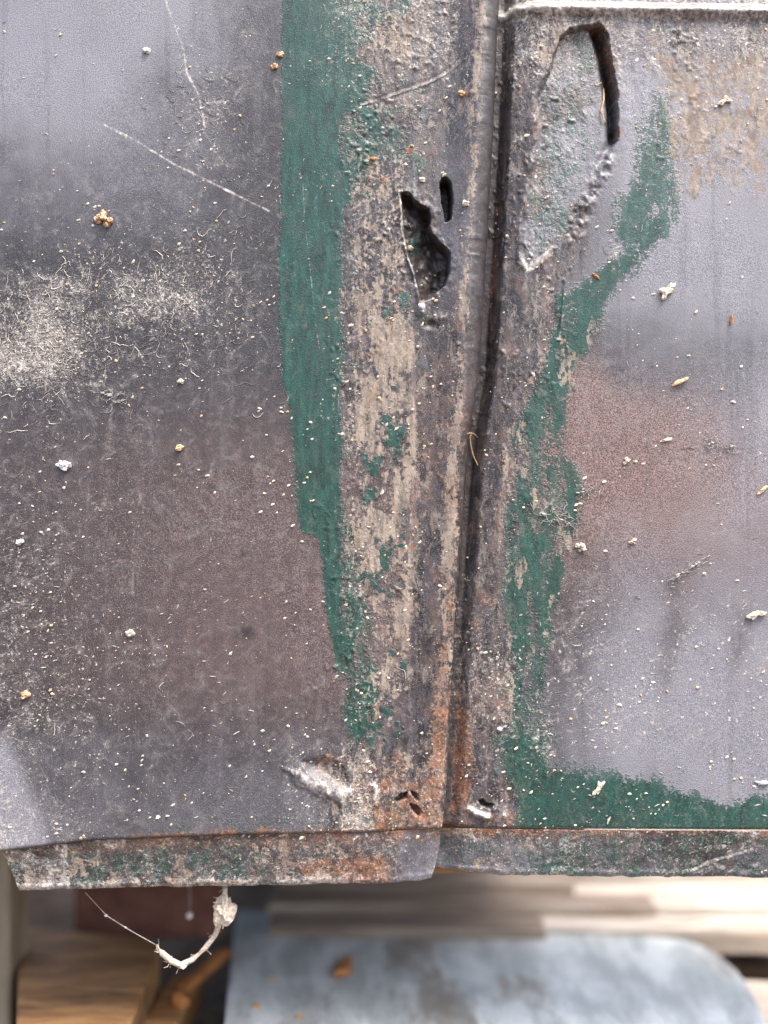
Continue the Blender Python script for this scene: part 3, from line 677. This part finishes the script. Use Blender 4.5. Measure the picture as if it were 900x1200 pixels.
M_DARK = simple_mat('dark_fibre', (.03, .022, .018), (.07, .05, .035), .3, .7, .3)
M_WEB = simple_mat('pale_web', (.34, .32, .29), (.58, .55, .50), .3, .9, .3)
M_STRAW = simple_mat('straw', (.32, .20, .10), (.58, .43, .26), .3, .7, .4)

# ------------------------------------------------------------------ what lies behind and below the panels
GZ = -.190
bm = bmesh.new()
n = 60; gx = np.concatenate([-np.geomspace(.4, 20, 12)[::-1], np.linspace(-.36, .36, 37), np.geomspace(.4, 20, 12)])
V = [[bm.verts.new((a, b + .1, GZ + (random.uniform(-.0025, .0025) if abs(a) < .4 and abs(b) < .4 else 0))) for a in gx] for b in gx]
for i in range(len(gx) - 1):
    for j in range(len(gx) - 1): bm.faces.new((V[i][j], V[i][j + 1], V[i + 1][j + 1], V[i + 1][j]))
tag(mesh_from_bm('ground', bm, M_GROUND), 'dark brown soil in shadow below the panels', None, None, 'structure')

# blue board lying below, right corner rounded
zb = -.168
out = [(278, 1066), (400, 1071), (520, 1078), (640, 1087), (740, 1094), (800, 1100), (836, 1112), (864, 1136), (884, 1166), (898, 1200), (915, 1260), (930, 1330), (225, 1330), (262, 1200), (270, 1130)]
pts = [on_z(a, b, zb) for a, b in out]
bm = bmesh.new(); prism(bm, [(p.x, p.y) for p in pts], zb - .012, zb, .0012, 3)
r = tag(empty('blue_board', (.02, .09, zb - .012)), 'chalky grey blue board with a rounded right corner lying below the panels', 'board')
mesh_from_bm('board_slab', bm, M_BLUE, r)
bm = bmesh.new(); 
for a, b, q in ((300, 1180, 9), (318, 1150, 5), (350, 1192, 8)):
    p = on_z(a, b, zb); lump(bm, (p.x, p.y, zb + .0002), q * S, q * S, .0006, 1, .4)
mesh_from_bm('dirt_spot', bm, M_TAN, r)
p = on_z(402, 1137, zb)
bm = bmesh.new(); prism(bm, [(p.x - .003, p.y - .007), (p.x + .0028, p.y - .005), (p.x + .0032, p.y + .006), (p.x + .0005, p.y + .007)], zb + .0003, zb + .0028, .0004)
tag(mesh_from_bm('wood_chip', bm, M_ORANGE, None, False), 'small orange wood chip lying on the grey blue board', 'wood chip')

# planks behind the blue board, step by step farther away and higher
specs = [(.1040, .0130, -.1655, .010, -1.4, 'nearest pale plank, right along the far edge of the blue board'),
         (.1190, .0125, -.1630, .010, -1.9, 'second pale plank behind the blue board, next to the nearest one'),
         (.1340, .0150, -.1640, .010, -1.2, 'third pale plank counted away from the blue board'),
         (.1515, .0150, -.1600, .012, -2.2, 'fourth pale plank from the blue board, partly hidden under the flange'),
         (.1700, .0300, -.1560, .014, -1.5, 'farthest pale plank, just under the flange of the right panel')]
from mathutils import Euler
specs.append((.052, .046, -.1815, .010, -.6, 'pale plank under the rounded right corner of the blue board'))
for yy, wd, zt, thk, rz, lab in specs:
    ln = random.uniform(.34, .37); cx = .036 + ln / 2 + random.uniform(-.012, .012)
    if yy < .06: ln, cx = .34, .22
    bm = bmesh.new(); box(bm, (0, 0, 0), (ln, wd, thk), Euler((math.radians(random.uniform(-3, 3)), 0, math.radians(rz))), .0012)
    bmesh.ops.subdivide_edges(bm, edges=[e for e in bm.edges if e.calc_length() > .3], cuts=30)
    for v in bm.verts: v.co += Vector((0, random.uniform(-.0005, .0005), random.uniform(-.0006, .0006))); v.co += Vector((cx, yy + wd / 2, zt - thk / 2))
    tag(mesh_from_bm('wood_plank', bm, M_PLANK), lab, 'plank', 'pale planks behind the blue board')
for yy, wd, zt, x0, x1, rz, lab in ((.1035, .0150, -.1640, -.046, .064, -1.6, 'nearest shade-painted plank, along the left part of the far edge of the blue board'),
                             (.1200, .0150, -.1615, -.048, .112, -1.9, 'middle shade-painted plank behind the left part of the blue board'),
                             (.1380, .0340, -.1590, -.046, .082, -1.3, 'farthest shade-painted plank, just under the flange left of the seam')):
    bm = bmesh.new(); box(bm, (0, 0, 0), (x1 - x0, wd, .009), Euler((0, 0, math.radians(rz))), .0012)  # brown laid over the pale planks in place of their shade
    for v in bm.verts: v.co += Vector(((x0 + x1) / 2, yy + wd / 2, zt - .0045))
    tag(mesh_from_bm('wood_plank', bm, M_SHADEWOOD), lab, 'plank', 'shade-painted planks behind the blue board')  # brown planks stand in for the shade on the pale ones
p = ray(888, 1036, .52)
bm = bmesh.new(); box(bm, p, (.03, .02, .012), None, .001)
tag(mesh_from_bm('wood_block', bm, M_BOARD), 'small brown wood block under the right end of the flange', 'wood block')

# red brown sheet below the left flange, and an added unseen shade box behind
bm = bmesh.new()
a = ray(86, 1000, .40); b = ray(258, 1101, .40)
box(bm, ((a.x + b.x) / 2, .103, (b.z - .07) / 2), (b.x - a.x, .005, -.07 - b.z), None, .001)
tag(mesh_from_bm('brown_sheet', bm, M_REDBROWN), 'red brown sheet showing below the left flange, behind the curled fibre', 'metal sheet')
bm = bmesh.new(); box(bm, (-.025, .33, .045), (.18, .60, .324), None, .002)  # unseen box, added to shade the planks and board
tag(mesh_from_bm('shade_box', bm, M_BOARD), 'large unseen wooden box added behind the two panels for shade', 'box')

z1 = -.160
bp = [on_z(a, b, z1) for a, b in ((24, 1084), (176, 1098), (187, 1112), (152, 1204), (140, 1300), (14, 1300))]
bm = bmesh.new(); prism(bm, [(p.x, p.y) for p in bp], z1 - .022, z1, .001)
tag(mesh_from_bm('wood_board', bm, M_BOARD), 'light brown wooden board on the ground below the left panel', 'board')
p0 = ray(-60, 1030, .36); p1 = ray(17, 1250, .36)
bm = bmesh.new(); box(bm, ((p0.x + p1.x) / 2, .066, (GZ - .108) / 2 - .0), (p1.x - p0.x, .02, abs(GZ + .108)), None, .0012)
tag(mesh_from_bm('wood_post', bm, M_POST), 'pale upright wooden post at the left edge below the flange', 'post')
def stick(name, a, b, wd, thk, mat, lab, cat):
    A, B = Vector(a), Vector(b); d = B - A
    bm = bmesh.new(); box(bm, (0, 0, 0), (d.length, wd, thk), None, .0007, .0004)
    q = Vector((1, 0, 0)).rotation_difference(d)
    for v in bm.verts: v.co = q @ v.co + (A + B) / 2
    return tag(mesh_from_bm(name, bm, mat), lab, cat)
stick('wood_strip', on_z(214, 1160, -.172), on_z(266, 1116, -.169), .0045, .003, M_ORANGE, 'orange brown strip of wood slanting under the curled fibre', 'wood strip')
stick('wood_offcut', on_z(186, 1215, -.176), on_z(222, 1158, -.178), .012, .010, M_BOARD, 'dull brown offcut beside the light brown board, below the orange strip', 'wood offcut')
bm = bmesh.new(); p = on_z(211, 1176, -.171); lump(bm, p, .0036, .003, .003, 2, .3)
tag(mesh_from_bm('wood_crumb', bm, M_ORANGE), 'round orange crumb on the brown offcut', 'wood crumb')

# bleached fibre with a knot hanging under the flange
bm = bmesh.new()
path = [ray(q[0], q[1], D + .008 + q[2]) for q in ((264, 1040, 0), (262, 1062, 0), (259, 1078, .001), (252, 1096, .002), (240, 1112, .002), (226, 1124, .001), (212, 1131, 0), (200, 1126, -.001), (190, 1117, -.001), (184, 1108, 0))]
tube(bm, path, [3 * S, 4 * S, 3.4 * S, 3 * S, 3.2 * S, 3.2 * S, 4.2 * S, 3.4 * S, 3.3 * S, 2.2 * S], 8)
lump(bm, ray(263, 1068, D + .008), 12 * S, 10 * S, 17 * S, 3, .35); lump(bm, ray(214, 1131, D + .008), 6 * S, 5 * S, 4 * S, 2, .4)
for k in range(90):
    b0 = path[random.randrange(len(path))] if k > 40 else ray(263 + random.uniform(-8, 8), 1068 + random.uniform(-14, 14), D + .008)
    dv = Vector((random.gauss(0, 1), random.gauss(0, .6), random.gauss(-.3, 1))).normalized() * random.uniform(3, 11) * S
    tube(bm, [b0, b0 + dv * .5 + Vector((random.gauss(0, 1), 0, random.gauss(0, 1))) * S, b0 + dv], .35 * S, 4, .3)
for v in bm.verts: v.co += Vector([random.gauss(0, .28) * S for _ in range(3)])
tag(mesh_from_bm('plant_fibre', bm, M_ROOT), 'bleached curled plant fibre with a knot hanging from the left flange', 'plant fibre')
bm = bmesh.new()
tube(bm, [ray(100, 1046, D + .007), ray(125, 1073, D + .008), ray(152, 1090, D + .008), ray(184, 1108, D + .008)], .45 * S, 5, .8)
lump(bm, ray(124, 1073, D + .008), 2.2 * S, 2 * S, 2 * S, 1, .2); lump(bm, ray(147, 1087, D + .008), 1.6 * S, 1.5 * S, 1.5 * S, 1, .2)
tag(mesh_from_bm('cobweb_thread', bm, M_LINT), 'fine cobweb thread running from the flange to the curled fibre', 'cobweb')
bm = bmesh.new(); lump(bm, ray(222, 1073, .345), 4.5 * S, 4 * S, 5 * S, 2, .2); tube(bm, [ray(222, 1036, .345), ray(223, 1055, .345), ray(222, 1073, .345)], .3 * S, 4, 1)
tag(mesh_from_bm('water_drop', bm, M_WHITE), 'small whitish drop on a thread in front of the red brown sheet', 'drop')

# ------------------------------------------------------------------ crumbs, lint and straw on the panels
def hgt(px, py):
    px = np.atleast_1d(np.asarray(px, float)); py = np.atleast_1d(np.asarray(py, float))
    left = px < Cr(py); right = px > E(py) + 2
    h = np.where(left, height_L(px, py), np.where(right, height_R(px, py), HC(py) - 3))
    return h
def at(px, py, lift=0): return world(float(px), float(py), float(hgt(px, py)[0]) + lift)

def single(name, px, py, kind, lab, cat, size, mat, rot=0, group=None):
    bm = bmesh.new(); c = at(px, py, 0)
    if kind == 'grain': lump(bm, c + np.array([0, -size * .22 * S, 0]), size * .85 * S, size * .5 * S, size * .66 * S, 3, .38, rot, 1.5)
    elif kind == 'clump':
        for k in range(14):
            a = random.uniform(0, 6.28); q = size * random.uniform(0, .75)
            lump(bm, c + np.array([math.cos(a) * q * S, -random.uniform(.1, .8) * size * S * (1 - q / size), math.sin(a) * q * S]), *(np.array([1, .9, .9]) * random.uniform(.22, .45) * size * S), 2, .35)
    elif kind == 'flake':
        for k in range(5):
            a = rot + random.uniform(-.7, .7); q = random.uniform(-.6, .6) * size
            lump(bm, c + np.array([math.cos(a) * q * S, -.25 * size * S, math.sin(a) * q * S]), size * .55 * S, size * .16 * S, size * .26 * S, 2, .5, a)
    elif kind == 'shard': lump(bm, c + np.array([0, -size * .18 * S, 0]), size * S, size * .22 * S, size * .28 * S, 2, .45, rot)
    o = mesh_from_bm(name, bm, mat); return tag(o, lab, cat, group)
single('dirt_clump', 122, 257, 'clump', 'crumbly orange and white dirt clump alone on the dark left panel', 'dirt clump', 11, M_CLUMP)
single('resin_blob', 75, 545, 'grain', 'shiny white blob stuck on the left panel', 'blob', 9, M_WHITE, -.3)
for a in [(210, 525, 'grain', 'cream oval grain in the middle of the left panel', 5.5, M_TAN, .5), (212, 447, 'grain', 'round cream grain above the oval one on the left panel', 4.5, M_CRUMB, 0),
          (30, 814, 'grain', 'tan round grain low on the left panel, above the painted white glare patch', 6.5, M_TAN, .3), (153, 742, 'grain', 'pale grain on the left panel beside a short scratch, below the middle', 6, M_CRUMB, .2),
          (172, 60, 'grain', 'bright white grain near the top of the left panel, by a long scratch', 5, M_WHITE, 0), (24, 635, 'grain', 'white grain near the left edge below the shiny blob', 5, M_WHITE, .4)]:
    single('grain', a[0], a[1], a[2], a[3], 'grain', a[4], a[5], a[6], 'grains stuck to the left panel')
for a in [(782, 341, 'flake', 'ragged white flake on the right panel below the green patch', 12, M_CRUMB, .5), (797, 447, 'shard', 'tan shard lying slanted on the right panel, above the pinkish area', 10, M_TAN, .45),
          (682, 641, 'clump', 'pale crumb at the right edge of the green strip', 7, M_CRUMB, 0), (742, 634, 'clump', 'small pale crumb alone on the pinkish area of the right panel', 5, M_CRUMB, 0),
          (895, 574, 'shard', 'tan chip at the right edge of the picture, beside the pinkish area', 8, M_TAN, .7), (783, 515, 'shard', 'small cream shard in the pinkish area of the right panel', 7, M_CRUMB, .2),
          (702, 924, 'flake', 'pale yellow flake on the green band at the foot of the right panel', 9, M_CRUMB, 1.2), (895, 918, 'shard', 'white sliver at the right edge just above the green band', 9, M_WHITE, 0),
          (887, 719, 'flake', 'ragged cream flake at the right edge below the lint tuft', 11, M_CRUMB, .4), (858, 374, 'shard', 'tiny red brown fleck on the upper part of the right panel', 6, M_ORANGE, 1.4),
          (735, 540, 'clump', 'pale yellowish crumb in the centre of the pinkish area', 5, M_CRUMB, 0), (850, 116, 'flake', 'cream flake on the beige patch at the top right', 8, M_CRUMB, .4),
          (699, 323, 'shard', 'red brown seed like fleck at the foot of the green patch by the dent', 6, M_ORANGE, -.6), (714, 962, 'shard', 'thin pale sliver low on the green band', 5, M_CRUMB, 1.2)]:
    single('crumb', a[0], a[1], a[2], a[3], 'crumb', a[4], a[5], a[6], 'crumbs on the right panel')
for a in [(328, 64, 'upper of the two tan crumbs on the left border of the green stripe', 5), (322, 78, 'lower of the two tan crumbs on the left border of the green stripe', 5)]:
    single('border_crumb', a[0], a[1], 'grain', a[2], 'crumb', a[3], M_TAN, 0, 'tan crumbs on the border of the green stripe')
for a in [(541, 111, 'tan crumb on the grey ground left of the rolled edge, near the top', 5, M_TAN), (437, 187, 'orange crumb at the right border of the green stripe, above the torn hole', 4, M_ORANGE),
          (480, 288, 'pale crumb stuck on the left lip of the torn hole', 4.5, M_CRUMB), (494, 360, 'bright white crumpled lump at the lower tip of the torn hole', 7, M_WHITE),
          (545, 241, 'cream fleck on the rolled edge right of the torn slot', 5, M_CRUMB), (495, 210, 'cream crumb just left of the torn slot', 4, M_CRUMB), (586, 855, 'small white grain on the green patch right of the rusty gap', 3.5, M_WHITE)]:
    single('seam_crumb', a[0], a[1], 'grain' if a[3] < 6 else 'clump', a[2], 'crumb', a[3], a[4], 0, 'crumbs round the torn holes and the seam')

def strand(name, pts, lab, cat, rad, mat, lift=1.5, group=None):
    bm = bmesh.new(); P = [at(a, b, lift + (q[0] if q else 0)) for a, b, *q in pts]
    tube(bm, P, rad * S, 6); return tag(mesh_from_bm(name, bm, mat), lab, cat, group)
strand('straw', [(556, 505), (553, 510), (554, 520), (557, 532), (562, 545)], 'tan straw hooked over the seam gap half way down', 'straw', .9, M_STRAW, 3)
strand('straw_bit', [(546, 509), (551, 508), (558, 507), (562, 511)], 'short straw lying across the seam at its bend', 'straw', .8, M_STRAW, 6)
strand('fine_thread', [(553, 512), (548, 560), (545, 600), (541, 660), (539, 700)], 'dark thread running down inside the seam gap', 'thread', .7, M_DARK, 2)
strand('straw_curl', [(700, 96), (707, 92), (711, 98), (710, 112), (706, 128), (710, 140), (718, 146)], 'curled straw lying in the long dent at its right wall', 'straw', 1.1, M_STRAW, 3)
def tuft(name, px, py, rx, ry, ang, nfib, lab, lumps, mat=M_LINT):
    bm = bmesh.new(); ca, sa = math.cos(ang), math.sin(ang)
    for k in range(nfib):
        q = []; a = random.uniform(0, 6.28); u, v = random.gauss(0, .45) * rx, random.gauss(0, .45) * ry
        for i in range(6):
            q.append(at(px + u * ca + v * sa, py - u * sa + v * ca, 1 + random.random() * 2)); a += random.gauss(0, .5)
            u += math.cos(a) * rx * .11; v += math.sin(a) * ry * .2
        tube(bm, q, random.uniform(.22, .5) * S, 4)
    for k in range(lumps):
        u = random.uniform(-.8, .3) * rx; c = at(px + u * ca, py - u * sa, 2)
        lump(bm, c, random.uniform(1.5, 3.5) * S, 1.2 * S, random.uniform(.8, 1.8) * S, 2, .5, ang + random.gauss(0, .5))
    return tag(mesh_from_bm(name, bm, mat), lab, 'lint', 'lint tufts on the panels')
tuft('lint_tuft', 812, 664, 30, 7, .55, 18, 'slanting grey lint tuft with little lumps on the right panel', 9)
tuft('lint_tuft', 655, 608, 30, 12, -.3, 34, 'pale cobweb tuft spread on the green strip of the right panel', 4)
tuft('lint_tuft', 852, 522, 26, 12, -.2, 24, 'loose lint tuft on the right panel, right of the pinkish area', 3)
tuft('lint_tuft', 690, 575, 16, 10, .2, 14, 'small lint tuft between the green strip and the pinkish area', 3)
tuft('lint_tuft', 135, 465, 26, 8, -.3, 20, 'small pale lint tuft below the matted dust on the left panel', 3)

def geometry(name, V, F, mat, lab):
    me = bpy.data.meshes.new(name); me.from_pydata(V, [], F); o = link(name, me, mat); return tag(o, lab, None, None, 'stuff')
ICO_V = []; 
def ico():
    b = bmesh.new(); bmesh.ops.create_icosphere(b, subdivisions=1, radius=1)
    v = np.array([q.co[:] for q in b.verts]); f = np.array([[q.index for q in g.verts] for g in b.faces]); b.free(); return v, f
IV, IF = ico()
def specks(name, n, dens, mat, lab, rmin, rmax, elong=1.0, ang=0.0):
    pts = []
    while sum(map(len, pts)) < n:
        x = rng.uniform(-15, 915, 6000); y = rng.uniform(-15, 985, 6000)
        keep = rng.random(6000) < dens(x, y)
        keep &= (np.abs(x - (E(y) - 3)) > 12)
        pts.append(np.stack([x[keep], y[keep]], -1))
    p = np.concatenate(pts)[:n]; h = hgt(p[:, 0], p[:, 1])
    r = rmin + (rmax - rmin) * rng.random(n) ** 3.2
    V = np.empty((n, len(IV), 3)); a = ang + rng.normal(0, .9 if elong < 1.5 else .4, n); el = 1 + (elong - 1) * rng.random(n)
    jit = 1 + rng.uniform(-.35, .35, (n, len(IV)))
    qx = IV[None, :, 0] * (r * el)[:, None] * jit; qz = IV[None, :, 2] * (r * .75)[:, None] * jit
    V[:, :, 0] = (p[:, 0, None] - 450 + qx * np.cos(a)[:, None] - qz * np.sin(a)[:, None]) * S
    V[:, :, 2] = (600 - p[:, 1, None] + qx * np.sin(a)[:, None] + qz * np.cos(a)[:, None]) * S
    V[:, :, 1] = -(h[:, None] + .2 + IV[None, :, 1] * (r * .6)[:, None]) * S
    F = (IF[None] + (np.arange(n) * len(IV))[:, None, None]).reshape(-1, 3)
    geometry(name, V.reshape(-1, 3).tolist(), F.tolist(), mat, lab)
def dens_all(x, y):
    d = .30 + .5 * sst(240, 0, x) * sst(250, 420, y) + .35 * blob(x, y, 130, 340, 150, 80) + .45 * sst(330, 400, x) * sst(660, 600, x) * .8 + .3 * sst(560, 700, y) * sst(600, 660, x)
    return np.clip(d * (.08 + 1.5 * sst(.45, .66, fb(x, y, 45, 300, 4)) * 1.4), 0, 1) * .9
specks('pale_specks', 1500, dens_all, M_CRUMB, 'fine pale specks of dirt sticking to both panels', .5, 2.4, 1.6, .4)
specks('tan_specks', 280, dens_all, M_TAN, 'scattered tan crumbs sticking to both panels', .7, 2.6)
specks('grey_slivers', 330, lambda x, y: np.clip(sst(520, 620, y) * (sst(330, 250, x) + sst(620, 680, x) * sst(640, 720, y)) * (.2 + 1.4 * sst(.4, .65, fb(x, y, 40, 310, 3))), 0, 1), M_LINT, 'slanting pale slivers on the lower parts of both panels', .45, 1.3, 4.5, .35)
def fibres(name, n, sampler, mat, lab, lmin, lmax):
    V = []; F = []; cs = [(math.cos(q), math.sin(q)) for q in (0, 2.1, 4.2)]
    X = []; Rr = []
    for k in range(n):
        x, y, a0 = sampler(); L = lmin + (lmax - lmin) * random.random() ** 3; a = a0; m = 7
        cur = random.gauss(0, .16); pts = []
        for i in range(m):
            pts.append((x, y)); a += cur + random.gauss(0, .5); x += math.cos(a) * L / m; y += math.sin(a) * L / m
        X.append(pts); Rr.append(random.uniform(.18, .48))
    A = np.array(X); Hh = hgt(A[:, :, 0].ravel(), A[:, :, 1].ravel()).reshape(A.shape[:2])
    for k in range(n):
        b = len(V); m = A.shape[1]
        for i in range(m):
            t = A[k, min(i + 1, m - 1)] - A[k, max(i - 1, 0)]; t = t / (np.linalg.norm(t) + 1e-9); nx, ny = -t[1], t[0]
            r = Rr[k] * (1 - .6 * abs(2 * i / (m - 1) - 1) ** 2)
            for c, s in cs:
                V.append(((A[k, i, 0] + nx * r * c - 450) * S, -(Hh[k, i] + .5 + r * s) * S, (600 - A[k, i, 1] - ny * r * c) * S))
        for i in range(m - 1):
            for j in range(3):
                p = b + i * 3 + j; q = b + i * 3 + (j + 1) % 3; F.append((p, q, q + 3, p + 3))
    geometry(name, V, F, mat, lab)
def web_sampler():
    while True:
        z = random.random()
        if z < .5: x, y = random.gauss(20, 60), random.gauss(415, 32)
        elif z < .8: x, y = random.gauss(110, 70), random.gauss(360, 45)
        else: x, y = random.gauss(235, 35), random.gauss(340, 50)
        if -20 < x < 322: return x, y, random.choice((.5, -.5, 2.6)) + random.gauss(0, .6)
def all_sampler():
    while True:
        x, y = random.uniform(-10, 910), random.uniform(-10, 965)
        if abs(x - E(y)) < 25: continue
        if random.random() < float(.35 + .4 * (x < 330) + .35 * (x > 640 and y > 400)): return x, y, random.choice((-.4, .3, 1.3)) + random.gauss(0, .7)
def green_sampler():
    return random.gauss(240, 25), random.gauss(130, 40), random.gauss(1.0, .6)
fibres('matted_dust', 620, web_sampler, M_WEB, 'matted pale dust fibres on the left panel below the orange clump', 3, 34)
fibres('stray_lint', 170, all_sampler, M_LINT, 'stray pale lint fibres stuck to both panels', 5, 26)
fibres('scratch_lint', 60, green_sampler, M_LINT, 'wispy lint along the long scratches at the top of the left panel', 8, 30)
